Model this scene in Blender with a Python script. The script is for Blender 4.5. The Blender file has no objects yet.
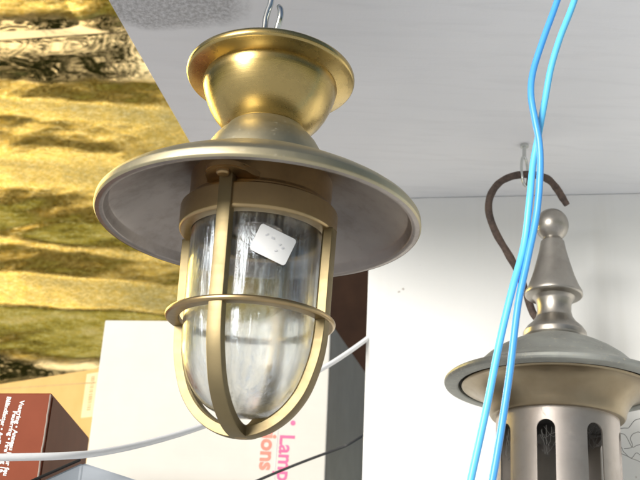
import bpy, bmesh, math, random
from mathutils import Vector, Matrix, noise
random.seed(7)
R = math.radians
SC = bpy.context.scene
COL = SC.collection

# ------------------------------------------------------------------ camera
FPX, CX, CY = 879.0, 320.0, 240.0          # photo is 640 x 480
EYE = Vector((0.0, 0.0, 1.60))
PITCH, ROLL = R(21.0), R(2.6)
fw = Vector((0, math.cos(PITCH), math.sin(PITCH)))
rt0 = Vector((1, 0, 0)); up0 = rt0.cross(fw)
rt = rt0 * math.cos(ROLL) - up0 * math.sin(ROLL) * -1
up = up0 * math.cos(ROLL) - rt0 * math.sin(ROLL)
CAMROT = Matrix((rt, up, -fw)).transposed()

def ray(px, py):
    return (fw + rt * ((px - CX) / FPX) + up * ((CY - py) / FPX))
def at(px, py, Y):                 # point of the view ray at distance Y in front
    d = ray(px, py); return EYE + d * ((Y - EYE.y) / d.y)
def at_z(px, py, z):
    d = ray(px, py); return EYE + d * ((z - EYE.z) / d.z)
def at_plane(px, py, p0, n):
    d = ray(px, py); return EYE + d * ((p0 - EYE).dot(n) / d.dot(n))
def proj(p):
    v = p - EYE; w = v.dot(fw)
    return (CX + FPX * v.dot(rt) / w, CY - FPX * v.dot(up) / w, w)

cam = bpy.data.cameras.new('camera'); camo = bpy.data.objects.new('camera', cam); COL.objects.link(camo)
cam.sensor_fit = 'HORIZONTAL'; cam.sensor_width = 36; cam.lens = 36 * FPX / 640
cam.clip_start = 0.02; cam.clip_end = 2000
camo.matrix_world = Matrix.Translation(EYE) @ CAMROT.to_4x4()
cam.dof.use_dof = True; cam.dof.focus_distance = 0.86; cam.dof.aperture_fstop = 13
SC.camera = camo

# ------------------------------------------------------------------ nodes
class NT:
    def __init__(s, name):
        s.m = bpy.data.materials.new(name); s.m.use_nodes = True
        s.n = s.m.node_tree.nodes; s.l = s.m.node_tree.links
        s.b = s.n['Principled BSDF']; s.o = s.n['Material Output']
        s.tc = s.n.new('ShaderNodeTexCoord')
    def put(s, sock, v):
        if hasattr(v, 'links') or isinstance(v, bpy.types.NodeSocket): s.l.new(v, sock)
        else:
            if isinstance(v, (tuple, list)) and len(v) == 3 and sock.type == 'RGBA': v = (*v, 1)
            sock.default_value = v
    def mapping(s, scale=(1, 1, 1), rot=(0, 0, 0), src='Object'):
        m = s.n.new('ShaderNodeMapping'); s.l.new(s.tc.outputs[src], m.inputs[0])
        m.inputs['Scale'].default_value = scale; m.inputs['Rotation'].default_value = rot
        return m.outputs[0]
    def noise(s, scale, vec=None, detail=5, rough=.55, dist=0.0):
        n = s.n.new('ShaderNodeTexNoise'); s.l.new(vec if vec else s.tc.outputs['Object'], n.inputs['Vector'])
        n.inputs['Scale'].default_value = scale; n.inputs['Detail'].default_value = detail
        n.inputs['Roughness'].default_value = rough; n.inputs['Distortion'].default_value = dist
        return n.outputs['Fac']
    def ramp(s, f, stops, interp='LINEAR'):
        r = s.n.new('ShaderNodeValToRGB'); s.put(r.inputs[0], f); cr = r.color_ramp; cr.interpolation = interp
        while len(cr.elements) < len(stops): cr.elements.new(.5)
        for e, (p, c) in zip(cr.elements, stops):
            e.position = p; e.color = (c, c, c, 1) if not isinstance(c, (tuple, list)) else (*c, 1)
        return r.outputs[0]
    def mix(s, f, a, b, mode='MIX'):
        m = s.n.new('ShaderNodeMix'); m.data_type = 'RGBA'; m.blend_type = mode
        s.put(m.inputs[0], f); s.put(m.inputs[6], a); s.put(m.inputs[7], b); return m.outputs[2]
    def math(s, op, a, b=0.0, c=0.0):
        m = s.n.new('ShaderNodeMath'); m.operation = op
        s.put(m.inputs[0], a); s.put(m.inputs[1], b); s.put(m.inputs[2], c); return m.outputs[0]
    def bump(s, h, strength=.2, dist=.002, prev=None):
        b = s.n.new('ShaderNodeBump'); s.put(b.inputs['Height'], h)
        b.inputs['Strength'].default_value = strength; b.inputs['Distance'].default_value = dist
        if prev: s.l.new(prev, b.inputs['Normal'])
        s.l.new(b.outputs[0], s.b.inputs['Normal']); return b.outputs[0]
    def set(s, **k):
        for a, v in k.items():
            s.put(s.b.inputs[{'col': 'Base Color', 'rough': 'Roughness', 'metal': 'Metallic', 'ior': 'IOR',
                 'trans': 'Transmission Weight', 'coat': 'Coat Weight', 'spec': 'Specular IOR Level', 'sheen': 'Sheen Weight', 'aniso': 'Anisotropic',
                 'sss': 'Subsurface Weight', 'alpha': 'Alpha'}[a]], v)
        return s.m

def brass(name, c1, c2, r0=.26, r1=.42, brush=.12, spots=.0, tarn=(.10, .075, .05), tarn_amt=.35, metal=1.0):
    t = NT(name)
    big = t.noise(14, detail=4)
    med = t.noise(70, detail=6, rough=.65)
    col = t.mix(t.ramp(big, [(.3, 0), (.7, 1)]), c1, c2)
    tn = t.ramp(t.math('ADD', t.math('MULTIPLY', big, .5), t.math('MULTIPLY', med, .5)), [(.50, 0), (.72, tarn_amt)])
    col = t.mix(tn, col, tarn)
    line = t.noise(1.0, t.mapping((6, 6, 1500)), detail=2)        # fine lathe-turned lines
    line2 = t.noise(1.0, t.mapping((10, 10, 420)), detail=3)
    rg = t.math('ADD', t.math('MULTIPLY', med, r1 - r0), r0 - .02)
    rg = t.math('ADD', rg, t.math('MULTIPLY', line2, .08))
    if spots:
        sp = t.ramp(t.noise(230, detail=3), [(.62, 0), (.70, spots)])
        col = t.mix(sp, col, (.55, .53, .45)); rg = t.math('ADD', rg, t.math('MULTIPLY', sp, .4))
    b = t.bump(line, brush, .0004)
    t.bump(med, .05, .0008, b)
    return t.set(col=col, rough=rg, metal=metal)

M = {}
M['brass'] = brass('polished_brass', (.50, .365, .14), (.41, .31, .125), .18, .32, .10)
M['brass_pale'] = brass('dull_cast_brass', (.47, .41, .27), (.40, .36, .24), .36, .55, .05, spots=.25, tarn=(.25, .22, .16), tarn_amt=.35)
M['brass_warm'] = brass('warm_brass', (.44, .32, .165), (.37, .275, .145), .26, .42, .06, tarn=(.22, .15, .08))
M['brass_rib'] = brass('cast_rib_brass', (.27, .215, .115), (.215, .172, .095), .42, .56, .05, tarn=(.18, .12, .07))
M['brass_dark'] = brass('dark_brass', (.40, .27, .13), (.33, .22, .10), .28, .42, .1)  # darker brass of the collar, lugs and screws
M['tarnish'] = brass('grey_inner_shade', (.37, .335, .31), (.29, .26, .24), .32, .48, .05, tarn=(.14, .11, .09), tarn_amt=.5)
M['pewter'] = brass('grey_brass', (.46, .435, .395), (.34, .315, .28), .28, .44, .06, tarn=(.16, .14, .12))
M['pewter_warm'] = brass('warm_grey_brass', (.33, .275, .185), (.235, .19, .125), .28, .42, .06, tarn=(.22, .16, .09))
M['pewter_dusty'] = brass('dusty_grey_brass', (.40, .41, .38), (.27, .275, .255), .5, .7, .08, spots=.9, tarn=(.20, .20, .19), metal=.75)
M['pewter_body'] = brass('pale_grey_brass', (.50, .455, .425), (.41, .375, .35), .36, .52, .06, spots=.2, tarn=(.30, .25, .21), tarn_amt=.4)
M['steel'] = brass('bright_steel', (.66, .68, .66), (.55, .57, .55), .14, .24, .0)

def mat_dark(name, c, rough=.8):
    t = NT(name); n = t.noise(60); return t.set(col=t.mix(n, tuple(x * .7 for x in c), tuple(x * 1.3 for x in c)), rough=rough)
M['black'] = mat_dark('black_gap', (.012, .011, .010))
M['dark_interior'] = mat_dark('dark_lantern_inside', (.05, .045, .04), .6)

t = NT('rusty_iron'); n = t.noise(160, detail=8, rough=.7); n2 = t.noise(40, detail=4)
c = t.mix(t.ramp(n, [(.35, 0), (.65, 1)]), (.060, .044, .038), (.135, .095, .075))
c = t.mix(t.ramp(n2, [(.5, 0), (.7, .5)]), c, (.17, .11, .075)); t.bump(n, .5, .002)
M['rust'] = t.set(col=c, rough=.75, metal=.25)

t = NT('old_white_ceiling_paint')
big = t.noise(2.2, detail=3); fine = t.noise(260, detail=4); streak = t.noise(1.0, t.mapping((7, 55, 1)), detail=5, dist=.6)
grit = t.noise(210, t.mapping((1, 1, 1)), detail=3, rough=.7)
c = t.mix(t.ramp(big, [(.38, 0), (.62, 1)]), (.82, .83, .85), (.89, .895, .91))
c = t.mix(t.ramp(streak, [(.50, 0), (.75, .35)]), c, (.72, .725, .74))
# bare rough patch near the open edge
sx = t.n.new('ShaderNodeVectorMath'); sx.operation = 'DISTANCE'
t.l.new(t.mapping((1, 1.7, 1)), sx.inputs[0]); t.put(sx.inputs[1], (0, 0, 0))
PATCH = sx
pm = t.ramp(t.math('ADD', sx.outputs['Value'], t.math('MULTIPLY', t.noise(9, detail=4), .10)), [(.135, 1), (.165, 0)])
gp = t.ramp(grit, [(.35, 0), (.62, 1)])
c = t.mix(t.math('MULTIPLY', pm, t.math('ADD', t.math('MULTIPLY', gp, .5), .28)), c, (.30, .30, .305))
h = t.math('ADD', t.math('MULTIPLY', streak, .6), t.math('MULTIPLY', fine, .12))
h = t.math('ADD', h, t.math('MULTIPLY', t.math('MULTIPLY', pm, grit), .5))
t.bump(h, .35, .0035)
M['ceiling'] = t.set(col=c, rough=.75)

t = NT('white_wall_paint')
big = t.noise(3, detail=4); v = t.noise(1, t.mapping((26, 26, 2.2)), detail=5); sp = t.noise(38, detail=2)
c = t.mix(t.ramp(big, [(.3, 0), (.7, 1)]), (.84, .835, .80), (.88, .875, .85))
c = t.mix(t.ramp(v, [(.52, 0), (.78, .35)]), c, (.70, .68, .62))
c = t.mix(t.ramp(sp, [(.765, 0), (.79, .8)]), c, (.30, .24, .18))
t.bump(t.noise(120, detail=5), .12, .0015)
M['wall'] = t.set(col=c, rough=.6)

t = NT('gold_foil')
f1 = t.noise(1, t.mapping((9, 9, 46), (0, R(-10), 0)), detail=7, rough=.65, dist=.8)
f2 = t.noise(1, t.mapping((60, 60, 170), (0, R(24), 0)), detail=6, rough=.7, dist=.5)
f3 = t.noise(420, detail=3)
f4 = t.noise(1, t.mapping((75, 75, 130), (0, R(-30), 0)), detail=8, rough=.8, dist=.6)
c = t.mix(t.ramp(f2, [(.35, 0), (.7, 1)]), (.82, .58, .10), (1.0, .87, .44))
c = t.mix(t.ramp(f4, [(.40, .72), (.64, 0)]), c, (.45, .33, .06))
# two stretches where the film is pulled flat and stays mirror smooth
sepz = t.n.new('ShaderNodeSeparateXYZ'); t.l.new(t.tc.outputs['Object'], sepz.inputs[0])
wob = t.math('ADD', sepz.outputs['Z'], t.math('MULTIPLY', t.math('SUBTRACT', t.noise(5, detail=3), .5), .08))
def band(z0, z1, soft=.012):
    def edge(a, b):
        m = t.n.new('ShaderNodeMapRange'); m.interpolation_type = 'SMOOTHSTEP'; t.put(m.inputs[0], wob); m.inputs[1].default_value = a; m.inputs[2].default_value = b; return m.outputs[0]
    return t.math('MULTIPLY', edge(z0 - soft, z0 + soft), edge(z1 + soft, z1 - soft))
YF = 2.42
FLAT = [(at(60, 86, YF).z, at(60, 30, YF).z), (at(60, 388, YF).z, at(60, 360, YF).z)]
mk_ = t.math('ADD', band(*FLAT[0]), band(*FLAT[1]))
rgh = t.mix(mk_, t.ramp(f2, [(.40, .03), (.78, .19)]), (.006, .006, .006))
c = t.mix(t.math('MULTIPLY', mk_, .75), c, (.93, .80, .50))  # paler colour put in here so the mirrored sky reads whiter
hh = t.math('ADD', t.math('MULTIPLY', f1, 1.0), t.math('MULTIPLY', f2, .35))
hh = t.math('ADD', hh, t.math('ADD', t.math('MULTIPLY', f3, .06), t.math('MULTIPLY', f4, .2)))
hh = t.math('MULTIPLY', hh, t.math('SUBTRACT', 1.0, t.math('MULTIPLY', mk_, .97)))
t.bump(hh, .05, .006)
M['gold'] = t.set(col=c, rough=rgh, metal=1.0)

def card(name, c, c2, rough=.55, bump=.05, coat=0.0, spec=.4):
    t = NT(name); n = t.noise(18, detail=4); g = t.noise(1, t.mapping((8, 8, 300)), detail=2)
    col = t.mix(t.ramp(n, [(.3, 0), (.7, 1)]), c, c2); col = t.mix(t.math('MULTIPLY', g, .12), col, tuple(x * .75 for x in c))
    t.bump(t.math('ADD', t.math('MULTIPLY', g, .4), t.noise(200)), bump, .001)
    return t.set(col=col, rough=rough, coat=coat, spec=spec)
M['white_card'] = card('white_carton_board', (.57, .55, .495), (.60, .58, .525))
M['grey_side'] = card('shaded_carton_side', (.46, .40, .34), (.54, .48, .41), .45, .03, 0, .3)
M['brown_card'] = card('red_brown_carton', (.19, .045, .020), (.22, .054, .025), .55, .05, 0, .08)
M['brown_side'] = card('brown_carton_side', (.15, .052, .022), (.18, .062, .027), .6, .05, 0, .15)  # brown board toned down, the side's shade put into the colour
M['edge_card'] = card('worn_carton_edge', (.30, .24, .20), (.36, .30, .25), .8)
M['yellow_card'] = card('yellow_cardboard', (.50, .32, .10), (.56, .365, .13), .55)
M['sticker_beige'] = card('beige_paper', (.66, .52, .28), (.70, .56, .32), .7)
M['paper'] = card('white_paper', (.86, .86, .85), (.88, .88, .87), .6)
M['pencil'] = mat_dark('pencil_grey', (.68, .68, .70))
M['ink_white'] = mat_dark('white_print', (.78, .74, .70), .6)
M['ink_pink'] = mat_dark('pink_print', (.80, .12, .27), .6)
M['ink_orange'] = mat_dark('orange_print', (.74, .22, .16), .6)
M['ink_tan'] = mat_dark('tan_print', (.40, .28, .12), .6)
M['grey_metal'] = card('grey_painted_metal', (.42, .46, .51), (.50, .54, .59), .3, .03, .3)
M['wood'] = card('dark_brown_wood', (.020, .010, .006), (.032, .016, .009), .7, .2, 0, .1)
t = NT('black_cable'); M['cable_black'] = t.set(col=t.mix(t.noise(80), (.03, .03, .032), (.06, .06, .06)), rough=.5)
t = NT('white_cable'); M['cable_white'] = t.set(col=t.mix(t.noise(60), (.82, .83, .84), (.86, .87, .88)), rough=.35)
t = NT('blue_cord'); M['cord_a'] = t.set(col=t.mix(t.noise(50), (.12, .52, .88), (.14, .57, .92)), rough=.35, sss=.0)
t = NT('deep_blue_cord'); M['cord_b'] = t.set(col=t.mix(t.noise(50), (.07, .34, .80), (.09, .39, .85)), rough=.35)
t = NT('cobweb_thread'); M['web'] = t.set(col=t.mix(t.noise(90), (.16, .15, .14), (.40, .39, .37)), rough=.7)
t = NT('bounce_ground')
M['ground'] = t.set(col=t.mix(t.noise(2.5, detail=8), (.86, .86, .85), (.92, .92, .91)), rough=.85)  # unseen ground, made very pale to bounce light onto the ceiling
t = NT('shelf_board'); M['shelf'] = t.set(col=t.mix(t.noise(1, t.mapping((3, 40, 40)), detail=5), (.78, .78, .77), (.86, .86, .85)), rough=.6)  # unseen shelf, kept pale so it throws light upward

# clear, lightly dusted glass; bluish glossy streaks imitate bright sky reflections
t = NT('lamp_glass')
st = t.noise(1, t.mapping((150, 150, 14)), detail=7, rough=.75, dist=.5)
sp = t.noise(330, detail=3, rough=.7)
t.bump(t.math('ADD', st, t.math('MULTIPLY', sp, .1)), .06, .0016)
t.set(col=(.97, .98, .97), rough=.02, trans=1.0, ior=1.5)
gl = t.n.new('ShaderNodeBsdfGlossy'); gl.inputs['Color'].default_value = (.84, .92, 1, 1); gl.inputs['Roughness'].default_value = .06
bp = t.n.new('ShaderNodeBump'); t.l.new(t.math('ADD', st, t.math('MULTIPLY', sp, .5)), bp.inputs['Height']); bp.inputs['Strength'].default_value = .5; bp.inputs['Distance'].default_value = .0016
t.l.new(bp.outputs[0], gl.inputs['Normal'])
df = t.n.new('ShaderNodeBsdfDiffuse'); df.inputs['Color'].default_value = (.8, .8, .8, 1)
mx = t.n.new('ShaderNodeMixShader'); t.put(mx.inputs[0], t.ramp(st, [(.45, .01), (.56, .2), (.68, .6)]))
t.l.new(t.b.outputs[0], mx.inputs[1]); t.l.new(gl.outputs[0], mx.inputs[2])
mx2 = t.n.new('ShaderNodeMixShader'); t.put(mx2.inputs[0], t.ramp(sp, [(.58, .0), (.80, .03)]))
t.l.new(mx.outputs[0], mx2.inputs[1]); t.l.new(df.outputs[0], mx2.inputs[2])
t.l.new(mx2.outputs[0], t.o.inputs[0])
M['glass'] = t.m

# ------------------------------------------------------------------ object helpers
def tag(o, label, cat, group=None, kind=None):
    if label: o['label'] = label
    if cat: o['category'] = cat
    if group: o['group'] = group
    if kind: o['kind'] = kind
    return o
def empty(name, mat4, label, cat, group=None):
    o = bpy.data.objects.new(name, None); COL.objects.link(o); o.matrix_world = mat4; o.empty_display_size = .05
    return tag(o, label, cat, group)
def weld(bm):
    bmesh.ops.remove_doubles(bm, verts=bm.verts[:], dist=1e-7); return bm
def link(name, bm, mat, parent=None, smooth=True, angle=32):
    me = bpy.data.meshes.new(name); bmesh.ops.recalc_face_normals(bm, faces=bm.faces[:]) if len(bm.faces) else None
    bm.to_mesh(me); bm.free()
    for m in (mat if isinstance(mat, (list, tuple)) else [mat]): me.materials.append(m)
    if smooth:
        me.shade_smooth(); me.set_sharp_from_angle(angle=R(angle))
    o = bpy.data.objects.new(name, me); COL.objects.link(o)
    if parent: o.parent = parent
    return o

def fillet(pts, rad, n=3):
    out = [pts[0]]
    for a, b, c in zip(pts, pts[1:], pts[2:]):
        a, b, c = Vector(a), Vector(b), Vector(c); u = a - b; v = c - b
        if u.length < 1e-7 or v.length < 1e-7: continue
        if u.angle(v) > R(158): out.append(tuple(b)); continue
        k = min(rad, u.length * .45, v.length * .45)
        p, q = b + u.normalized() * k, b + v.normalized() * k
        for i in range(n + 1):
            s = i / n; out.append(tuple((1 - s) ** 2 * p + 2 * s * (1 - s) * b + s * s * q))
    out.append(pts[-1]); return out
def smoothcurve(pts, n=5):
    P = [Vector(p) for p in pts]; P = [P[0] * 2 - P[1]] + P + [P[-1] * 2 - P[-2]]; out = []
    for i in range(1, len(P) - 2):
        a, b, c, d = P[i - 1:i + 3]
        for k in range(n):
            s = k / n
            out.append(.5 * ((2 * b) + (c - a) * s + (2 * a - 5 * b + 4 * c - d) * s * s + (3 * b - a - 3 * c + d) * s ** 3))
    out.append(P[-2]); return out
def lathe(prof, segs=128, bm=None):
    bm = bm or bmesh.new(); rings = []
    for r, z in prof:
        if r < 1e-6: rings.append([bm.verts.new((0, 0, z))])
        else: rings.append([bm.verts.new((r * math.cos(2 * math.pi * k / segs), r * math.sin(2 * math.pi * k / segs), z)) for k in range(segs)])
    for A, B in zip(rings, rings[1:]):
        if len(A) == 1 and len(B) == 1: continue
        for k in range(segs):
            j = (k + 1) % segs
            if len(A) == 1: bm.faces.new((A[0], B[k], B[j]))
            elif len(B) == 1: bm.faces.new((A[k], A[j], B[0]))
            else: bm.faces.new((A[k], A[j], B[j], B[k]))
    return bm
def frames(pts):
    T = [(pts[min(i + 1, len(pts) - 1)] - pts[max(i - 1, 0)]).normalized() for i in range(len(pts))]
    a = Vector((0, 0, 1)) if abs(T[0].z) < .9 else Vector((1, 0, 0)); N = [(a - T[0] * a.dot(T[0])).normalized()]
    for i in range(1, len(pts)):
        n = N[-1] - T[i] * N[-1].dot(T[i]); N.append(n.normalized())
    return T, N
def tube(pts, rad, seg=12, bm=None, closed=False):
    bm = bm or bmesh.new(); pts = [Vector(p) for p in pts]; T, N = frames(pts); rings = []
    for i, p in enumerate(pts):
        b = T[i].cross(N[i]); r = rad(i / (len(pts) - 1)) if callable(rad) else rad
        rings.append([bm.verts.new(p + (N[i] * math.cos(2 * math.pi * k / seg) + b * math.sin(2 * math.pi * k / seg)) * r) for k in range(seg)])
    prs = list(zip(rings, rings[1:]))
    if closed: prs.append((rings[-1], rings[0]))
    for A, B in prs:
        for k in range(seg): bm.faces.new((A[k], A[(k + 1) % seg], B[(k + 1) % seg], B[k]))
    if not closed: bm.faces.new(rings[0]); bm.faces.new(rings[-1][::-1])
    return bm
def hexa(c8, bm=None, bev=0.0):
    """c8: bottom 4 (ccw) then top 4"""
    bm = bm or bmesh.new(); v = [bm.verts.new(p) for p in c8]
    for f in ((3, 2, 1, 0), (4, 5, 6, 7), (0, 1, 5, 4), (1, 2, 6, 5), (2, 3, 7, 6), (3, 0, 4, 7)): bm.faces.new([v[i] for i in f])
    if bev: bmesh.ops.bevel(bm, geom=bm.edges[:], offset=bev, segments=3, profile=.5, affect='EDGES')
    return bm
def textmesh(name, s, size, mat, parent, M4, bold=0.0, ext=.0001, align='LEFT', xs=1.0):
    cu = bpy.data.curves.new(name, 'FONT'); cu.body = s; cu.size = size; cu.offset = bold; cu.extrude = ext; cu.align_x = align; cu.resolution_u = 3
    o = bpy.data.objects.new(name, cu); COL.objects.link(o)
    dg = bpy.context.evaluated_depsgraph_get(); me = bpy.data.meshes.new_from_object(o.evaluated_get(dg))
    bpy.data.objects.remove(o); bpy.data.curves.remove(cu)
    me.materials.clear(); me.materials.append(mat); me.transform(M4 @ Matrix.Diagonal((xs, 1, 1, 1)))
    ob = bpy.data.objects.new(name, me); COL.objects.link(ob); ob.parent = parent; return ob

class Axis:                                        # a turned thing hanging along its own axis
    def __init__(s, pt, pb):
        s.p = pt; s.u = (pt - pb).normalized(); s.L = (pt - pb).length; s.o = pb
        x = (Vector((1, 0, 0)) - s.u * s.u.x).normalized(); y = s.u.cross(x)
        s.m = Matrix.Translation(pb) @ Matrix((x, y, s.u)).transposed().to_4x4()
    def z(s, py):
        lo, hi = -s.L, 2 * s.L
        for _ in range(60):
            m = (lo + hi) / 2
            if proj(s.o + s.u * m)[1] > py: lo = m
            else: hi = m
        return (lo + hi) / 2
    def rz(s, rpx, py):
        z = s.z(py); return (rpx * proj(s.o + s.u * z)[2] / FPX, z)
    def prof(s, L): return [s.rz(*p) for p in L]

# ------------------------------------------------------------------ the setting
ZC = EYE.z + .60
c_tl, c_bl = at_z(108, 0, ZC), at_z(222, 200, ZC)
w_l, w_r = at_z(420, 197.5, ZC), at_z(640, 193, ZC)
wd = (w_r - w_l).normalized(); wn = wd.cross(Vector((0, 0, 1))).normalized()     # faces the viewer (-y)
if wn.y > 0: wn = -wn
ed = (c_tl - c_bl).normalized()
front = .75
e0 = c_bl + ed * ((front - c_bl.y) / ed.y)
wl_far = w_l - wd * 1.0
def seg_int(p, d, q, e):        # 2-D line intersection
    det = d.x * -e.y + e.x * d.y; s = ((q.x - p.x) * -e.y + e.x * (q.y - p.y)) / det; return p + d * s
k1 = seg_int(c_bl, ed, w_l, wd)
w_far = w_l + wd * 1.6
TH = .018
poly = [e0, Vector((1.7, front, ZC)), Vector((w_far.x, w_far.y, ZC)), Vector((k1.x, k1.y, ZC))]
back = -wn * .06
poly[2] = poly[2] + back; poly[3] = poly[3] + back
org = at_z(152, -4, ZC)
bm = bmesh.new()
hexa([p - org for p in poly] + [p - org + Vector((0, 0, TH)) for p in poly], bm, .0015)
o = link('ceiling', bm, M['ceiling'], smooth=False); o.location = org; tag(o, None, None, kind='structure')

# white wall panel: left edge leans a little
p_top = at_plane(370.5, 199, w_l, wn); p_low = at_plane(362, 480, w_l, wn)
p_top.z = ZC - .0006
edge = (p_low - p_top); ztarget = EYE.z - .05
p_bot = p_top + edge * ((ztarget - p_top.z) / edge.z)
far_t = p_top + wd * 1.75; far_b = Vector((far_t.x, far_t.y, p_bot.z))
bk = -wn * .03
bm = bmesh.new(); org = Vector(p_bot)
hexa([p - org for p in (p_bot, far_b, far_b + bk, p_bot + bk, p_top, far_t, far_t + bk, p_top + bk)], bm, .0015)
o = link('wall_panel', bm, M['wall'], smooth=False); o.location = org
tag(o, 'white painted wall panel with small dark specks behind the hanging lanterns', 'wall')

bm = bmesh.new(); S = 400
vs = [bm.verts.new(p) for p in ((-S, -S, 0), (S, -S, 0), (S, S, 0), (-S, S, 0))]; bm.faces.new(vs)
tag(link('ground', bm, M['ground'], smooth=False), None, None, kind='structure')

# shelf the cartons stand on, its top just under the picture
bm = bmesh.new(); zs = EYE.z - .05
hexa([(-1.3, .72, zs - .03), (1.75, .72, zs - .03), (1.75, 2.5, zs - .03), (-1.3, 2.5, zs - .03),
      (-1.3, .72, zs), (1.75, .72, zs), (1.75, 2.5, zs), (-1.3, 2.5, zs)], bm, .003)
tag(link('shelf', bm, M['shelf'], smooth=False), None, None, kind='structure')

# ------------------------------------------------------------------ gold foil sheets
def foil(name, Y0, x0, x1, py_top, py_bot, prof, label, seam=0.0, nx=290, nz=300, slope=0.0, pslope=0.0, onto=None):
    """hanging foil; prof = [(photo row, downward tilt in degrees)], the tilts make folds"""
    x60 = at(60, (py_top + py_bot) / 2, Y0).x
    zt, zb = at(60, py_top, Y0).z, at(60, py_bot, Y0).z
    pts = [(at(60, p, Y0).z, a) for p, a in prof]; pts.sort()
    def tilt(z):
        if z <= pts[0][0]: return pts[0][1]
        for (za, a), (zb_, b) in zip(pts, pts[1:]):
            if z <= zb_:
                s = (z - za) / max(1e-6, zb_ - za); s = s * s * (3 - 2 * s); return a + (b - a) * s
        return pts[-1][1]
    N = 900; tab = [0.0]; dz = (zt + .3 - (zb - .3)) / N
    for i in range(N): tab.append(tab[-1] - math.tan(R(tilt(zb - .3 + (i + .5) * dz))) * dz)
    def prf(z):
        f = (z - (zb - .3)) / dz; i = max(0, min(N - 1, int(f))); s = f - i; return tab[i] * (1 - s) + tab[i + 1] * s
    base = prf(zb)
    def surf(x, z):
        u = x - x60
        q = Vector((x * 1.3, 0, z * 3.0)); w = noise.fractal(q + Vector((3, 1, 0)), .9, 2.0, 3)
        zz = z - pslope * u + .020 * w + .006 * noise.noise(Vector((x * 5, 2, z * 9)))
        y = Y0 + prf(zz) - base
        flat = max((max(0, min(1, (zz - a + .02) / .04)) * max(0, min(1, (b - zz + .02) / .04))) for a, b in FLAT); k_ = 1 - .94 * flat
        y += .004 * (1 - .97 * flat) * noise.noise(Vector((x * 2.3 + z * 1.5, 7, z * 6 - x))) + .0011 * k_ * noise.noise(Vector((x * 9 + z * 5, 4, z * 22 - x * 4)))
        return y + .00030 * k_ * noise.noise(Vector((x * 26 + z * 14, 9, z * 60 - x * 9)))
    bm = bmesh.new(); g = [[] for _ in range(nz + 1)]
    for i in range(nx + 1):
        x = x0 + (x1 - x0) * i / nx; u = x - x60
        zb2, zt2 = zb + slope * u, zt + slope * u + seam * u
        sh = 0 if onto is None else onto(x, zb2) - .0035 - surf(x, zb2)
        for j in range(nz + 1):
            z = zb2 + (zt2 - zb2) * j / nz; g[j].append(bm.verts.new((x, surf(x, z) + sh, z)))
    for a, b in zip(g, g[1:]):
        for i in range(nx): bm.faces.new((a[i], a[i + 1], b[i + 1], b[i]))
    o = link(name, bm, M['gold'], angle=180); tag(o, label, 'foil sheet'); return surf
YF = 2.42
main_sheet = foil('gold_foil_sheet', YF, -2.1, .45, 8, 470,
     [(20, 8.6), (38, 8.5), (58, 7.6), (78, 8.2), (86, 9), (100, 9.5), (109, -2), (118, -1), (126, 5), (138, 3), (148, 6), (160, 0), (172, -3), (188, -2), (202, 5), (222, 9), (238, 8), (246, -3), (253, 4), (272, 3.5), (281, -6.5), (304, -7.5), (314, 5.5), (350, 5), (361, -1.5), (378, -2), (390, 3), (430, 0)],
     'crumpled gold foil sheet hanging in folds behind the white carton', slope=.05, pslope=-.05)
foil('gold_foil_sheet', YF - .082, -2.1, .45, -160, 34,
     [(-160, 0), (-40, 9), (-8, 12), (7, 11.5), (16, 4), (24, 1), (60, 1)],
     'upper strip of gold foil overlapping the larger foil sheet at top left', slope=.12, pslope=-.30, nz=160, onto=main_sheet)

# ------------------------------------------------------------------ dark post behind the panel
Yp = 2.06
a, b = at(292, 262, Yp), at(383, 262, Yp)
bm = bmesh.new(); z0, z1 = zs, ZC + .25
hexa([Vector((a.x, Yp, z0)), Vector((b.x, Yp, z0)), Vector((b.x, Yp + .06, z0)), Vector((a.x, Yp + .06, z0)),
      Vector((a.x, Yp, z1)), Vector((b.x, Yp, z1)), Vector((b.x, Yp + .06, z1)), Vector((a.x, Yp + .06, z1))], bm, .004)
o = link('wooden_post', bm, M['wood'], smooth=False)
tag(o, 'dark brown wooden post in the gap beside the white wall panel', 'post')

# ------------------------------------------------------------------ cartons
def carton(name, fl, fr, Yl, Yr, depth_px, label, mats, zb, name_side='side_panel', bev=.0025, flare=None):
    """fl, fr: photo positions of the front face's upper corners; depth_px: where the right top edge ends"""
    A = at(*fl, Yl); z = A.z; B = at_z(*fr, z)
    d = (B - A).normalized(); n = Vector((0, 0, 1)).cross(d)                # to the back
    Cc = at_z(depth_px[0], depth_px[1], z); n2 = (Cc - B); n2.z = 0
    c, e = B + n2, A + n2
    t = empty(name, Matrix.Translation(Vector((A.x, A.y, zb))), label, 'carton')
    org = Vector((A.x, A.y, zb)); f = lambda p, zz: Vector((p.x, p.y, zz)) - org
    bm = hexa([f(A, zb), f(B, zb), f(c, zb), f(e, zb), f(A, z), f(B, z), f(c, z), f(e, z)], None, bev)
    bm.faces.ensure_lookup_table()
    for fc in bm.faces: fc.material_index = 0
    link('box_body', bm, mats[0], t, smooth=False)
    # right panel, thin added sheet proud of the body; darker side colour stands for shade
    off = Vector((n2.y, -n2.x, 0)).normalized() * .0012
    g = lambda p, zz: f(p, zz) + off
    m = .006; nn = n2.normalized()
    B1, c1 = B + nn * m, c - nn * m
    bm = bmesh.new(); vv = [bm.verts.new(g(*q)) for q in ((B1, zb), (c1, zb), (c1, z - .004), (B1, z - .004))]; bm.faces.new(vv)
    ret = bmesh.ops.extrude_face_region(bm, geom=bm.faces[:]); bmesh.ops.translate(bm, vec=-off * .7, verts=[v for v in ret['geom'] if isinstance(v, bmesh.types.BMVert)])
    link(name_side, bm, mats[1], t, smooth=False)
    return t, A, B, d, z, org
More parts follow.
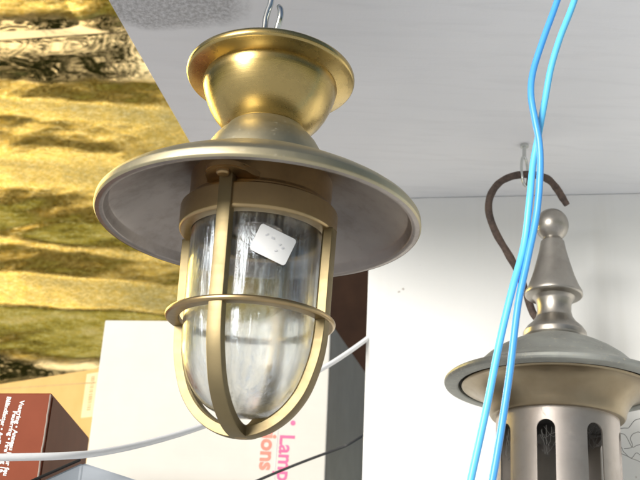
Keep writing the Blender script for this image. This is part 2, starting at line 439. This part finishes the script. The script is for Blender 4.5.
def face_m(px, py, A, d, org, roll=-90, lift=.0004):
    """matrix that lays text on the front face, starting at photo position (px, py), reading downwards"""
    n = Vector((d.y, -d.x, 0)).normalized()
    p = at_plane(px, py, A, n) + n * lift - org
    X, Z = d, Vector((0, 0, 1)); b = Matrix((X, Z, n)).transposed().to_4x4()
    return Matrix.Translation(p) @ b @ Matrix.Rotation(R(roll), 4, 'Z')

# white carton with pink print
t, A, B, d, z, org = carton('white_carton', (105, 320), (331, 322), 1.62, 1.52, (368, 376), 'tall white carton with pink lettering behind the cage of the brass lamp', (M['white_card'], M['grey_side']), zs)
q = proj(A + d * .01); s_px = proj(A)[2] / FPX
textmesh('lettering', 'Lamp', 19.5 * s_px, M['ink_pink'], t, face_m(280.5, 434, A, d, org, -91), bold=.0008, xs=1.0)
textmesh('lettering', 'actions', 20 * s_px, M['ink_orange'], t, face_m(264.5, 408, A, d, org, -91), bold=.0012)
bm = bmesh.new(); bmesh.ops.create_circle(bm, cap_ends=True, radius=2.4 * s_px, segments=16); bm.transform(face_m(293, 423, A, d, org)); link('print_dot', bm, M['ink_pink'], t, smooth=False)
bm = hexa([Vector(p) for p in ((0, 0, 0), (.3 * 1, 0, 0), (.3, .0009, 0), (0, .0009, 0), (0, 0, .0003), (.3, 0, .0003), (.3, .0009, .0003), (0, .0009, .0003))]); bm.transform(face_m(278, 425, A, d, org, -91)); link('print_rule', bm, M['pencil'], t, smooth=False)

# yellow cardboard box
t, A, B, d, z, org = carton('cardboard_box', (-60, 393.5), (102.5, 367.5), 2.25, 1.9, (112, 372), 'yellow cardboard box with a beige label behind the red brown carton', (M['yellow_card'], M['yellow_card']), zs)
m4 = face_m(87, 374, A, d, org, 0); s_px = proj(A)[2] / FPX
w, h = 16 * s_px, 37 * s_px
bm = bmesh.new(); bm.faces.new([bm.verts.new(p) for p in ((0, -h, 0), (w, -h, 0), (w, 0, 0), (0, 0, 0))]); bm.transform(m4)
lb = link('paper_label', bm, M['sticker_beige'], t, smooth=False)
bm = bmesh.new(); yy = -.08 * h
while yy > -.85 * h:
    k = random.uniform(.012, .035) * h
    bm.faces.new([bm.verts.new(p) for p in ((.42 * w, yy - k, .0004), (.72 * w, yy - k, .0004), (.72 * w, yy, .0004), (.42 * w, yy, .0004))]); yy -= k + random.uniform(.015, .04) * h
bm.transform(m4); link('bar_print', bm, M['ink_tan'], lb, smooth=False)
bm = bmesh.new(); bm.faces.new([bm.verts.new(p) for p in ((-.6, 0, 0), (0, 0, 0), (0, .002, 0), (-.6, .002, 0))])
bm.transform(face_m(96, 383, A, d, org, -3)); link('flap_line', bm, M['ink_tan'], t, smooth=False)

# red brown carton
t, A, B, d, z, org = carton('brown_carton', (-70, 393), (52, 393), 1.06, 1.06, (89, 437), 'red brown carton with white multilingual print at lower left', (M['brown_card'], M['brown_side']), zs, bev=.002)
s_px = proj(B)[2] / FPX
for (px, py, s, k) in ((20.5, 400.5, 'Vuurring • Anneau pour feu', 6.9), (13.5, 411, 'Feuerring • Fire ring 16', 6.7), (7.5, 396.5, 'Bålindfatter • Anillo al Fuego', 6.7), (-2.5, 418, 'Anello da Fuoco', 6.7)):
    textmesh('lettering', s, k * s_px, M['ink_white'], t, face_m(px, py, A, d, org, -94), bold=.00025, xs=.95)
n = Vector((d.y, -d.x, 0)).normalized()
p1 = B + n * .0006 - d * .001 - org; p2 = Vector((p1.x, p1.y, 0))
pts = [p2.lerp(p1 - Vector((0, 0, .002)), i / 30) + Vector((random.uniform(-.0004, .0004), -.0002, 0)) for i in range(31)]
link('worn_edge', tube(pts, lambda s: .0011 + .0005 * noise.noise(Vector((s * 30, 0, 0))), 8), M['edge_card'], t)

# grey metal box corner at the bottom edge
pk = at(82, 463, .98); pl = at_z(36, 482, pk.z); pr = at_z(152, 485, pk.z)
bk2 = pl + (pr - pk); zb2 = zs
org = Vector((pk.x, pk.y, zb2))
c4 = [pl, pk, pr, bk2]
# (corners run far -> near along the view, the near side lies under the picture)
# lid: the tilted sheet metal top seen from the side
zk = pk.z
t = empty('metal_box', Matrix.Translation(org), 'grey metal box with its bright corner poking up below the white cable', 'metal box')
P0 = at(82, 462.5, .96); P1 = at(30, 486, .93); P2 = at(158, 487, .99)
def dn(p): return Vector((p.x, p.y, zb2))
back = Vector((.02, .13, 0))
bm = bmesh.new()
F = [P1, P0, P2]; Bk = [p + back for p in F]
vf = [bm.verts.new(p - org) for p in F]; vb = [bm.verts.new(p - org) for p in Bk]
lf = [bm.verts.new(dn(p) - org) for p in F]; lb_ = [bm.verts.new(dn(p) - org) for p in Bk]
for i in range(2):
    bm.faces.new((lf[i], lf[i + 1], vf[i + 1], vf[i])); bm.faces.new((lb_[i + 1], lb_[i], vb[i], vb[i + 1])); bm.faces.new((vf[i], vf[i + 1], vb[i + 1], vb[i]))
bm.faces.new((lf[0], vf[0], vb[0], lb_[0])); bm.faces.new((lf[2], lb_[2], vb[2], vf[2])); bm.faces.new(lf + lb_[::-1])
bmesh.ops.bevel(bm, geom=bm.edges[:], offset=.002, segments=2, affect='EDGES')
link('box_body', bm, M['grey_metal'], t, smooth=False)
link('dark_seam', tube([P1 - org + Vector((-.002, -.002, .003)), P0 - org + Vector((-.002, -.002, .0025))], .0016, 8), M['black'], t)

# ------------------------------------------------------------------ cables and cords
def wire(name, pts, rad, mat, label, cat, group=None, n=14):
    P = smoothcurve([at(*p) for p in pts], n); org = P[0].copy()
    o = link(name, tube([p - org for p in P], rad, 12), M[mat]); o.location = org
    return tag(o, label, cat, group)
wire('white_cable', [(-60, 459, .86), (0, 457.5, .88), (60, 456, .91), (100, 452.5, .95), (150, 442, 1.02), (200, 427, 1.09), (250, 407, 1.16), (300, 381, 1.24), (335, 361, 1.30), (368, 338, 1.36), (392, 318, 1.42)], .0038, 'cable_white',
     'white cable sagging across the cartons behind the brass lamp', 'cable')
wire('black_cable', [(225, 496, 1.30), (260, 479.5, 1.33), (300, 463, 1.36), (340, 448, 1.40), (348, 444.5, 1.405), (364, 435, 1.43), (385, 424, 1.47)], .0021, 'cable_black',
     'thin dark cable crossing in front of the pink lettering', 'cable')
YB = .70
wire('blue_cord', [(640, -300, YB), (606, -170, YB), (577, -60, YB), (557.5, 0, YB), (543, 40, YB), (533, 72, YB), (531, 95, YB - .004), (535, 120, YB - .006), (539.5, 145, YB - .006), (540, 175, YB - .004), (536.5, 215, YB), (527, 262, YB), (518, 305, YB), (510, 370, YB), (501, 430, YB), (492, 482, YB), (480, 540, YB)], .0031, 'cord_b',
     'darker blue cord strand passing in front at the crossing, ending farther right at the bottom', 'cord', 'blue cords in front of the lantern')
wire('blue_cord', [(655, -300, YB), (620, -170, YB), (593, -60, YB), (574.5, 0, YB), (560, 38, YB), (551, 68, YB + .002), (545, 100, YB + .004), (538.5, 135, YB + .003), (533, 165, YB + .004), (529.5, 200, YB + .002), (524, 245, YB + .004), (512, 290, YB), (499, 345, YB), (486, 410, YB), (470, 483, YB), (458, 540, YB)], .0031, 'cord_a',
     'light blue cord strand nearer the brass lamp at the bottom edge', 'cord', 'blue cords in front of the lantern')

# ------------------------------------------------------------------ brass pendant lamp
YL = .75
ax = Axis(at(272.5, 60, YL), at(240.5, 441, YL))
lamp = empty('pendant_lamp', ax.m, 'brass ship style pendant lamp with wide shade, caged glass and white price sticker', 'lamp')
Pf = ax.prof
mm = .001
link('mounting_flange', lathe(fillet(Pf([(0.01, 74), (70, 74), (81, 74.5), (83.5, 77), (83.8, 80.5), (82.5, 82.5), (76, 84.5), (66, 87), (58, 86), (0.01, 86)]), 1.5 * mm)), M['brass'], lamp)
link('canopy_cup', lathe(fillet(Pf([(66.5, 86.4), (67, 89), (65.6, 95), (62.8, 103), (59, 111), (54, 118.5), (48, 125), (42, 130), (36, 133.2), (0.01, 133.2)]), 1 * mm)), M['brass'], lamp)
link('neck', lathe(fillet(Pf([(34, 131.5), (39, 131.8), (40.2, 133.4), (42.5, 136.5), (47, 140.5), (52, 146), (56.5, 153), (60.5, 161), (63, 170)]), 1 * mm)), M['brass_pale'], lamp)
link('shade', lathe(fillet(Pf([(50, 164), (60, 167.5), (80, 176.3), (104, 186.8), (124, 196.5), (140, 204.8), (150, 210.6), (157, 215.5), (161, 220), (162, 226.5), (160.4, 228.4)]), 1.2 * mm), 160), M['brass_pale'], lamp)
link('shade_lining', lathe(fillet(Pf([(160.5, 228.2), (156, 228.6), (152.5, 227.4), (150.8, 223), (148, 218), (138, 211), (120, 202), (100, 192.7), (80, 185), (66, 181), (0.01, 180)]), 1.0 * mm), 160), M['tarnish'], lamp)
link('collar', lathe(fillet(Pf([(70, 180), (70.5, 186), (70.5, 207), (72, 210), (72, 214)]), .8 * mm)), M['brass_dark'], lamp)
link('collar_band', lathe(fillet(Pf([(60, 213), (76.5, 213), (78.5, 214.5), (78.5, 235.5), (77, 237.5), (66.5, 237.5), (66.5, 229)]), .9 * mm)), M['brass_warm'], lamp)
link('lamp_holder', lathe(fillet(Pf([(66, 214), (66, 216), (26, 216.5), (25, 219), (25, 232), (23, 234), (0.01, 234)]), 1 * mm), 64), M['tarnish'], lamp)
gz = [(66.2, 222), (66.5, 260), (66.8, 300), (66.8, 340), (65.5, 356), (62, 372), (56, 387), (47, 400), (35, 410), (19, 416.2), (0.01, 418)]
out = [tuple(p) for p in smoothcurve([(*p, 0) for p in Pf(gz)], 4)]; out = [(max(p[0], 0), p[1]) for p in out]; out[-1] = (0, out[-1][1])
TG = .0028
inn = [(max(0, r - TG * (1 if r > .02 else max(.35, r / .02))), z + TG * max(0, 1 - r / out[0][0])) for r, z in out]; inn[-1] = (0, out[-1][1] + TG)
glass = link('glass_globe', weld(lathe(out + inn[::-1] + out[:1], 160)), M['glass'], lamp, angle=60)
# close the open rim of the glass wall
me = glass.data
# price sticker bent round the glass
def on_glass(px, py, lift):
    o_, d_ = ax.m.inverted() @ EYE, (ax.m.inverted().to_3x3() @ ray(px, py)); rad = ax.rz(66.6, 245)[0] + lift
    a_, b_, c_ = d_.x ** 2 + d_.y ** 2, 2 * (o_.x * d_.x + o_.y * d_.y), o_.x ** 2 + o_.y ** 2 - rad ** 2
    s = (-b_ - math.sqrt(b_ * b_ - 4 * a_ * c_)) / (2 * a_); return o_ + d_ * s
def patch(cx, cy, w, h, rot, rad, lift, nx=10, ny=8):
    bm = bmesh.new(); ca, sa = math.cos(R(rot)), math.sin(R(rot)); pts = []
    for (sx, sy, a0) in ((1, 1, 0), (-1, 1, 90), (-1, -1, 180), (1, -1, 270)):
        for k in range(5):
            a = R(a0 + k * 22.5); pts.append((sx * (w / 2 - rad) + rad * math.cos(a), sy * (h / 2 - rad) + rad * math.sin(a)))
    dense = []
    for p, q in zip(pts, pts[1:] + pts[:1]):
        m = max(1, int(math.hypot(q[0] - p[0], q[1] - p[1]) / 1.5)); dense += [(p[0] + (q[0] - p[0]) * i / m, p[1] + (q[1] - p[1]) * i / m) for i in range(m)]
    pts = dense; loops = []
    for f in (1, .85, .7, .55, .4, .25, .1):
        loops.append([bm.verts.new(on_glass(cx + (u * ca - v * sa) * f, cy + (u * sa + v * ca) * f, lift)) for u, v in pts])
    c = bm.verts.new(on_glass(cx, cy, lift)); n = len(pts)
    for A, B in zip(loops, loops[1:]):
        for k in range(n): bm.faces.new((A[k], A[(k + 1) % n], B[(k + 1) % n], B[k]))
    for k in range(n): bm.faces.new((loops[-1][k], loops[-1][(k + 1) % n], c))
    return bm
stk = link('price_sticker', patch(273, 244.5, 39.5, 29, 26, 3.2, .0006), M['paper'], glass)
stk['label'] = 'white price sticker with faint pencil marks'
bm = bmesh.new()
for (x, y, w, h, r_) in ((267, 234.5, 4, 1.3, -30), (273, 238, 3.2, 2.4, 20), (280, 244.5, 3, 1.2, -35), (282.5, 248, 3, 1.4, -30), (275.5, 250.5, 3.4, 1.5, -5)):
    b2 = patch(x, y, w, h, r_, .5, .0010); me2 = bpy.data.meshes.new('tmp'); b2.to_mesh(me2); b2.free(); bm.from_mesh(me2); bpy.data.meshes.remove(me2)
link('pencil_mark', bm, M['pencil'], stk) if False else None
mk = bpy.data.meshes.new('pencil_mark'); bm.to_mesh(mk); bm.free(); mk.materials.append(M['pencil']); mo = bpy.data.objects.new('pencil_mark', mk); COL.objects.link(mo); mo.parent = glass

def radial(a): return Vector((math.sin(R(a)), -math.cos(R(a)), 0)), Vector((math.cos(R(a)), math.sin(R(a)), 0))
def bar(prof, width, thick, a, bev=.0016):
    """flat bar that follows an (r, z) path at azimuth a; prof gives the outer face"""
    er, et = radial(a); bm = bmesh.new(); P = [Vector((p[0], 0, p[1])) for p in prof]; rings = []
    for i, p in enumerate(P):
        t = (P[min(i + 1, len(P) - 1)] - P[max(0, i - 1)]).normalized(); nrm = Vector((-t.z, 0, t.x))
        if i == len(P) - 1: nrm = Vector((0, 0, -1))
        if nrm.x < 0 and i < len(P) - 1: nrm = -nrm
        if nrm.z > .3: nrm = -nrm
        w = width(i / (len(P) - 1)) if callable(width) else width
        sec = [(-w, 0), (-w * .93, bev * .7), (-w * .62, bev * 1.25), (0, bev * 1.5), (w * .62, bev * 1.25), (w * .93, bev * .7), (w, 0), (w, -thick * .8), (w * .8, -thick), (-w * .8, -thick), (-w, -thick * .8)]
        rings.append([bm.verts.new(er * (p.x + nrm.x * q) + et * s + Vector((0, 0, p.z + nrm.z * q))) for s, q in sec])
    m = len(rings[0])
    for A, B in zip(rings, rings[1:]):
        for k in range(m): bm.faces.new((A[k], A[(k + 1) % m], B[(k + 1) % m], B[k]))
    bm.faces.new(rings[0]); bm.faces.new(rings[-1][::-1]); return bm
pxm = ax.rz(1, 300)[0]
for a in (-20, 70, 160, 250):
    path = Pf([(81, 203 if a in (-20, 160) else 236), (80.7, 242), (80.8, 290), (81, 322), (80.5, 340), (78.5, 358), (74, 376), (67.5, 393.5), (58, 408.5), (46, 420.8), (31, 430.6), (15, 436.3), (0.0, 437.6)])
    path = [(p[0], p[1]) for p in smoothcurve([(*p, 0) for p in path], 4)]
    rb = link('cage_rib', bar(path, lambda s: pxm * (6.8 + 1.4 * s), pxm * 10.5, a, .0007), M['brass_rib'], lamp)
    if a in (70, 250): continue
    # lug: rounded ear on top of the band, with its screw
    er, et = radial(a); z0, z1 = ax.z(207.5), ax.z(201.5); bm = bmesh.new(); ring = []
    pts = [(64 * pxm, 30 * pxm), (77 * pxm, 24 * pxm)] + [((86 + 15 * math.cos(R(b))) * pxm, 20 * math.sin(R(b)) * pxm) for b in range(90, -91, -15)] + [(77 * pxm, -24 * pxm), (64 * pxm, -30 * pxm)]
    lo = [bm.verts.new(er * u + et * v + Vector((0, 0, z0))) for u, v in pts]; hi = [bm.verts.new(er * u + et * v + Vector((0, 0, z1))) for u, v in pts]
    bm.faces.new(lo); bm.faces.new(hi[::-1])
    for k in range(len(pts)): bm.faces.new((lo[k], lo[(k + 1) % len(pts)], hi[(k + 1) % len(pts)], hi[k]))
    bmesh.ops.bevel(bm, geom=[e for e in bm.edges if abs(e.verts[0].co.z - e.verts[1].co.z) < 1e-6], offset=.0012, segments=2, affect='EDGES')
    lug = link('lug', bm, M['brass_dark'], lamp)
    c = er * (91 * pxm); sc = lathe(fillet([(0, -.0042), (.0045, -.0040), (.0058, -.0026), (.006, 0), (.006, .003), (0, .003)], .0006), 24); sc.transform(Matrix.Translation(c + Vector((0, 0, z0))))
    link('screw', sc, M['brass_dark'], lug)
link('guard_ring', lathe(fillet(Pf([(70.5, 320.6), (77, 319), (83, 319), (85, 320.5), (85, 323), (83, 324.6), (72, 324.6), (70.5, 323.2), (70.5, 320.6)]), .8 * mm), 128), M['brass_warm'], lamp)
bt = lathe(fillet(Pf([(0.0, 429), (9, 430), (9.5, 436), (6, 439), (0.0, 439.6)]), 1 * mm), 40); link('cage_boss', bt, M['brass_warm'], lamp)

# hook that carries the lamp: an open S of bright wire, an eye on the flange under it
def sub(p): return at(*p)
hp = [(279, 6.5, YL - .002), (280.6, 10, YL - .005), (280.4, 17, YL - .006), (278, 26, YL - .004), (274.5, 36, YL), (270, 44, YL), (265, 42, YL), (264, 34, YL), (265, 26, YL), (265.8, 19, YL), (268, 11, YL), (270.5, 4, YL), (271.5, -4, YL), (270, -18, YL), (264, -24, YL), (257, -20, YL)]
P = smoothcurve([at(*p) for p in hp], 8); org = P[0].copy()
o = link('wire_hook', tube([p - org for p in P], lambda s: .0031 * min(1, math.sqrt(max(.02, s) / .03), math.sqrt(max(.02, 1 - s) / .03)), 14), M['steel']); o.location = org
tag(o, 'bright open wire hook holding the brass pendant lamp under the ceiling', 'hook')
# ceiling eye above the frame and the eye on top of the lamp
top = at(266, -27, YL); P = [top + Vector((0, .008 * math.cos(k), .008 * math.sin(k) + .004)) for k in [2 * math.pi * i / 24 for i in range(24)]]
bm = tube([p - top for p in P], .0018, 10, closed=True); tube([Vector((0, 0, .011)), Vector((0, 0, ZC - top.z + .004))], .0018, 10, bm)
o = link('ceiling_eye', bm, M['steel']); o.location = top; tag(o, 'small steel screw eye in the ceiling above the brass lamp', 'screw eye')
zt = ax.z(74); bm = bmesh.new()
inv = ax.m.inverted(); low = inv @ at(269, 40, YL)
tube([Vector((low.x, low.y + .009 * math.cos(k), (zt + .007) + .010 * math.sin(k))) for k in [2 * math.pi * i / 24 for i in range(24)]], .002, 10, bm, closed=True)
link('top_eye', bm, M['steel'], lamp)

# ------------------------------------------------------------------ grey lantern
YG = 1.135
ag = Axis(at(552, 226, YG), at(559.5, 525, YG - .022)); Pg = ag.prof
lan = empty('lantern', ag.m, 'grey brass lantern with spired cap and slotted body hanging from a rusty hook', 'lantern')
sph = [(0.0, 209.5)] + [(16.2 * math.sin(R(b)), 225.5 - 15.6 * math.cos(R(b))) for b in range(12, 150, 8)] + [(9.6, 239.6), (9.8, 240.6)]
link('finial', lathe(fillet(Pg(sph + [(11.5, 242), (13, 250), (16.5, 263), (20.5, 276), (24.8, 287), (28.0, 292.5), (28.4, 295.5), (27, 297), (20.5, 297.8), (18, 301), (16.8, 306), (16.6, 312), (18, 318), (22, 323.5), (27.5, 328.5), (31, 333.5), (31.3, 338.5), (29, 342)]), 1.0 * mm), 96), M['pewter'], lan)
link('cap_roof', lathe(fillet(Pg([(26, 340), (32, 341), (46, 347), (58, 353.5), (68, 360.5), (75, 367), (79, 371), (84, 374), (92, 377.8), (104, 382.5), (109, 384), (110.4, 386)]), 1.5 * mm), 160), M['pewter_dusty'], lan)
link('cap_rim', lathe(fillet(Pg([(110.5, 385.6), (111, 388), (110, 390.2), (107, 391), (98.5, 391.2), (96.8, 390.4), (96.3, 387)]), .8 * mm), 160), M['pewter_dusty'], lan)
link('cap_groove', lathe(Pg([(97, 387), (96, 386.2), (93, 386.5)]), 128), M['black'], lan)
link('cap_throat', lathe(fillet(Pg([(92.6, 387), (93.6, 390.2), (91.5, 391.5), (88, 391.8), (81, 394.8), (74, 400.5), (69.5, 407), (67, 413), (66.2, 417.5), (64.5, 420.2), (58, 420.4)]), .7 * mm), 160), M['pewter_warm'], lan)
# body: tube with eight round-ended slots, cut through
rb_ = ag.rz(60.3, 440)[0]; zt, zb = ag.z(418.5), ag.z(518)
bm = lathe([(rb_, zt), (rb_, zb), (rb_ - .0022, zb), (rb_ - .0022, zt), (rb_, zt)], 192)
bmesh.ops.remove_doubles(bm, verts=bm.verts[:], dist=1e-6)
body = link('slotted_body', bm, M['pewter_body'], lan, smooth=False)
cut = bmesh.new(); sw = ag.rz(8.7, 440)[0]; z1, z0 = ag.z(433) - sw, ag.z(507)
for k in range(8):
    er, et = radial(-25 + 45 * k); prof = [(sw * math.cos(R(b)), z1 + sw * math.sin(R(b))) for b in range(0, 181, 12)] + [(-sw * math.cos(R(b)), z0 - sw * math.sin(R(b))) for b in range(0, 181, 12)]
    inn_ = [cut.verts.new(er * (rb_ * .5) + et * u + Vector((0, 0, v))) for u, v in prof]; ou = [cut.verts.new(er * (rb_ * 1.3) + et * u + Vector((0, 0, v))) for u, v in prof]
    cut.faces.new(inn_[::-1]); cut.faces.new(ou)
    for i in range(len(prof)): j = (i + 1) % len(prof); cut.faces.new((inn_[i], inn_[j], ou[j], ou[i]))
bmesh.ops.recalc_face_normals(cut, faces=cut.faces[:])
cm = bpy.data.meshes.new('cut'); cut.to_mesh(cm); cut.free(); co = bpy.data.objects.new('cut', cm); COL.objects.link(co); co.parent = lan
bpy.context.view_layer.update()
md = body.modifiers.new('slots', 'BOOLEAN'); md.operation = 'DIFFERENCE'; md.object = co; md.solver = 'EXACT'
dg = bpy.context.evaluated_depsgraph_get(); nm = bpy.data.meshes.new_from_object(body.evaluated_get(dg)); nm.name = 'slotted_body'
body.modifiers.clear(); body.data = nm; bpy.data.objects.remove(co)
nm.shade_smooth(); nm.set_sharp_from_angle(angle=R(35))
link('inner_tube', lathe(fillet(Pg([(0.01, 418), (56, 418), (56, 424), (30, 426), (28, 430), (28, 440), (0.01, 441)]), 1 * mm), 64), M['dark_interior'], lan)
link('base_ring', lathe(fillet(Pg([(50, 515), (62, 515.5), (66, 519), (66, 527), (60, 530), (0.01, 530)]), 1 * mm), 96), M['pewter'], lan)

# rusty hook that carries the lantern
hp = [(541, 322, YG + .022), (533, 313, YG + .040), (526, 293, YG + .040), (518, 272, YG + .034), (507, 252, YG + .026), (496, 233, YG + .018), (489, 213, YG + .010), (490, 197, YG + .004), (498, 184, YG), (510, 177, YG), (524, 174.5, YG), (538, 175.5, YG), (549, 180, YG), (557, 189, YG), (562, 197, YG), (567, 205, YG)]
P = smoothcurve([at(*p) for p in hp], 8); org = P[0].copy()
o = link('iron_hook', tube([p - org for p in P], lambda s: .0052 + .0007 * noise.noise(Vector((s * 26, 1, 2))) - .0010 * max(0, (s - .93) / .07), 14), M['rust']); o.location = org
tag(o, 'rusty curved iron hook rising from behind the grey lantern finial', 'hook')
# screw eye
c = at(524.5, 175, YG); bm = bmesh.new()
ez = [Vector((.0055 * math.sin(k) + .0005, .004 * math.sin(k), .006 + .023 * math.cos(k))) for k in [2 * math.pi * i / 32 for i in range(32)]]
tube(ez, .0021, 12, bm, closed=True); tip = Vector((0, 0, ZC - c.z))
tube([Vector((.001, .001, .028)), Vector((.0015, .002, .034)), tip + Vector((.003, .004, .003))], .0028, 12, bm)
tube([tip + Vector((.003, .004, -.004)), tip + Vector((.003, .004, .002))], .006, 16, bm)
o = link('screw_eye', bm, M['steel']); o.location = c
tag(o, 'steel screw eye in the ceiling with the rusty hook through it', 'screw eye')

# cobwebs clinging to the lantern
def web(paths, label, rad=.00032):
    bm = bmesh.new(); org = at(*paths[0][0])
    for p in paths:
        Q = smoothcurve([at(*q) - org for q in p], 6)
        Q = [q + Vector((noise.noise(q * 160), 0, noise.noise(q * 160 + Vector((5, 5, 5))))) * .0012 for q in Q]; tube(Q, rad, 5, bm)
    o = link('cobweb', bm, M['web']); o.location = org; tag(o, label, 'cobweb', 'cobwebs on the lantern')
Yf = YG - .055
web([[(618, 432, YG), (626, 436, YG), (632, 447, YG), (641, 444, YG)], [(617, 440, YG), (624, 452, YG), (631, 458, YG), (636, 453, YG), (643, 456, YG)], [(616, 428, YG), (628, 428, YG), (634, 421, YG), (644, 418, YG)], [(624, 449, YG), (632, 447, YG), (630, 437, YG), (638, 432, YG), (645, 435, YG)], [(617, 450, YG), (627, 456, YG), (640, 462, YG)]],
    'loose brown cobweb strands sticking out right of the lantern body', .00045)
def tangle(cx, cy, w, h, n, Y, seed):
    rr = random.Random(seed); L = []
    for _ in range(n):
        a = rr.uniform(0, 6.28); x, y = cx + w * math.cos(a), cy + h * math.sin(a); b = a + rr.uniform(1.6, 4.4); x2, y2 = cx + w * math.cos(b), cy + h * math.sin(b)
        L.append([(x, y, Y), ((x + x2) / 2 + rr.uniform(-5, 5), (y + y2) / 2 + rr.uniform(1, 8), Y), (x2, y2, Y)])
    return L
web(tangle(547.5, 440, 8.5, 15, 9, YG - .074, 3), 'fine cobweb threads inside the middle slot of the lantern', .00014)
web(tangle(595, 436, 8, 11, 18, YG - .054, 5), 'dense pale cobweb in the top of the right slot of the lantern', .00018)
web(tangle(511.5, 445, 6, 18, 12, YG - .048, 8), 'thin cobweb in the left slot of the lantern beside the blue cord', .00022)

# ------------------------------------------------------------------ light
SUN_EL, SUN_AZ = 15.0, 221.0      # azimuth clockwise from +Y
sd = Vector((math.sin(R(SUN_AZ)) * math.cos(R(SUN_EL)), math.cos(R(SUN_AZ)) * math.cos(R(SUN_EL)), math.sin(R(SUN_EL))))
sl = bpy.data.lights.new('sun', 'SUN'); sl.energy = 4.7; sl.angle = R(24); sl.color = (1.0, .98, .95)
so = bpy.data.objects.new('sun', sl); COL.objects.link(so); so.rotation_euler = sd.to_track_quat('Z', 'Y').to_euler()

W = bpy.data.worlds.new('World'); SC.world = W; W.use_nodes = True
wt = W.node_tree; wnn, wl = wt.nodes, wt.links; bgn = wnn['Background']
sky = wnn.new('ShaderNodeTexSky'); sky.sky_type = 'NISHITA'; sky.sun_disc = False
sky.sun_elevation = R(SUN_EL); sky.sun_rotation = R(SUN_AZ); sky.air_density = 1.0; sky.dust_density = 4.0; sky.ozone_density = 1.0
tcw = wnn.new('ShaderNodeTexCoord'); sep = wnn.new('ShaderNodeSeparateXYZ'); wl.new(tcw.outputs['Generated'], sep.inputs[0])
def wnoise(scale, det, rough=.6):
    n = wnn.new('ShaderNodeTexNoise'); wl.new(tcw.outputs['Generated'], n.inputs['Vector']); n.inputs['Scale'].default_value = scale; n.inputs['Detail'].default_value = det; n.inputs['Roughness'].default_value = rough; return n.outputs['Fac']
def wmath(op, a, b):
    m = wnn.new('ShaderNodeMath'); m.operation = op
    for i, v in enumerate((a, b)):
        if isinstance(v, (int, float)): m.inputs[i].default_value = v
        else: wl.new(v, m.inputs[i])
    return m.outputs[0]
def wramp(f, a, b):
    m = wnn.new('ShaderNodeMapRange'); wl.new(f, m.inputs[0]); m.inputs[1].default_value = a; m.inputs[2].default_value = b; m.interpolation_type = 'SMOOTHSTEP'; return m.outputs[0]
# a line of trees round the place: solid low down, broken into leaves higher up
leaf = wmath('ADD', wmath('MULTIPLY', wnoise(7, 3), .38), wmath('MULTIPLY', wnoise(300, 2, .6), .62))
dens = wmath('SUBTRACT', leaf, wmath('MULTIPLY', sep.outputs['Z'], .62))
tree = wramp(dens, .308, .322)
tcol = wnn.new('ShaderNodeMix'); tcol.data_type = 'RGBA'; wl.new(wnoise(40, 4), tcol.inputs[0]); tcol.inputs[6].default_value = (.03, .035, .015, 1); tcol.inputs[7].default_value = (.22, .24, .10, 1)
mxw = wnn.new('ShaderNodeMix'); mxw.data_type = 'RGBA'; wl.new(tree, mxw.inputs[0]); wl.new(sky.outputs[0], mxw.inputs[6]); wl.new(tcol.outputs[2], mxw.inputs[7])
low = wramp(sep.outputs['Z'], .17, .03)       # added bright olive band, tones foil reflections and lights the upper wall
lcol = wnn.new('ShaderNodeMix'); lcol.data_type = 'RGBA'; wl.new(wnoise(30, 5), lcol.inputs[0]); lcol.inputs[6].default_value = (2.0, 2.2, 1.0, 1); lcol.inputs[7].default_value = (5.6, 5.6, 3.6, 1)
mx2w = wnn.new('ShaderNodeMix'); mx2w.data_type = 'RGBA'; wl.new(low, mx2w.inputs[0]); wl.new(mxw.outputs[2], mx2w.inputs[6]); wl.new(lcol.outputs[2], mx2w.inputs[7])
wl.new(mx2w.outputs[2], bgn.inputs['Color']); bgn.inputs['Strength'].default_value = .15

SC.view_settings.view_transform = 'Standard'; SC.view_settings.look = 'None'; SC.view_settings.exposure = 0; SC.view_settings.gamma = 1
SC.render.engine = 'CYCLES'
cy = SC.cycles; cy.use_denoising = True; cy.max_bounces = 14; cy.transmission_bounces = 10; cy.glossy_bounces = 6; cy.diffuse_bounces = 8
cy.caustics_reflective = False; cy.caustics_refractive = False; cy.sample_clamp_indirect = 6; cy.blur_glossy = .5
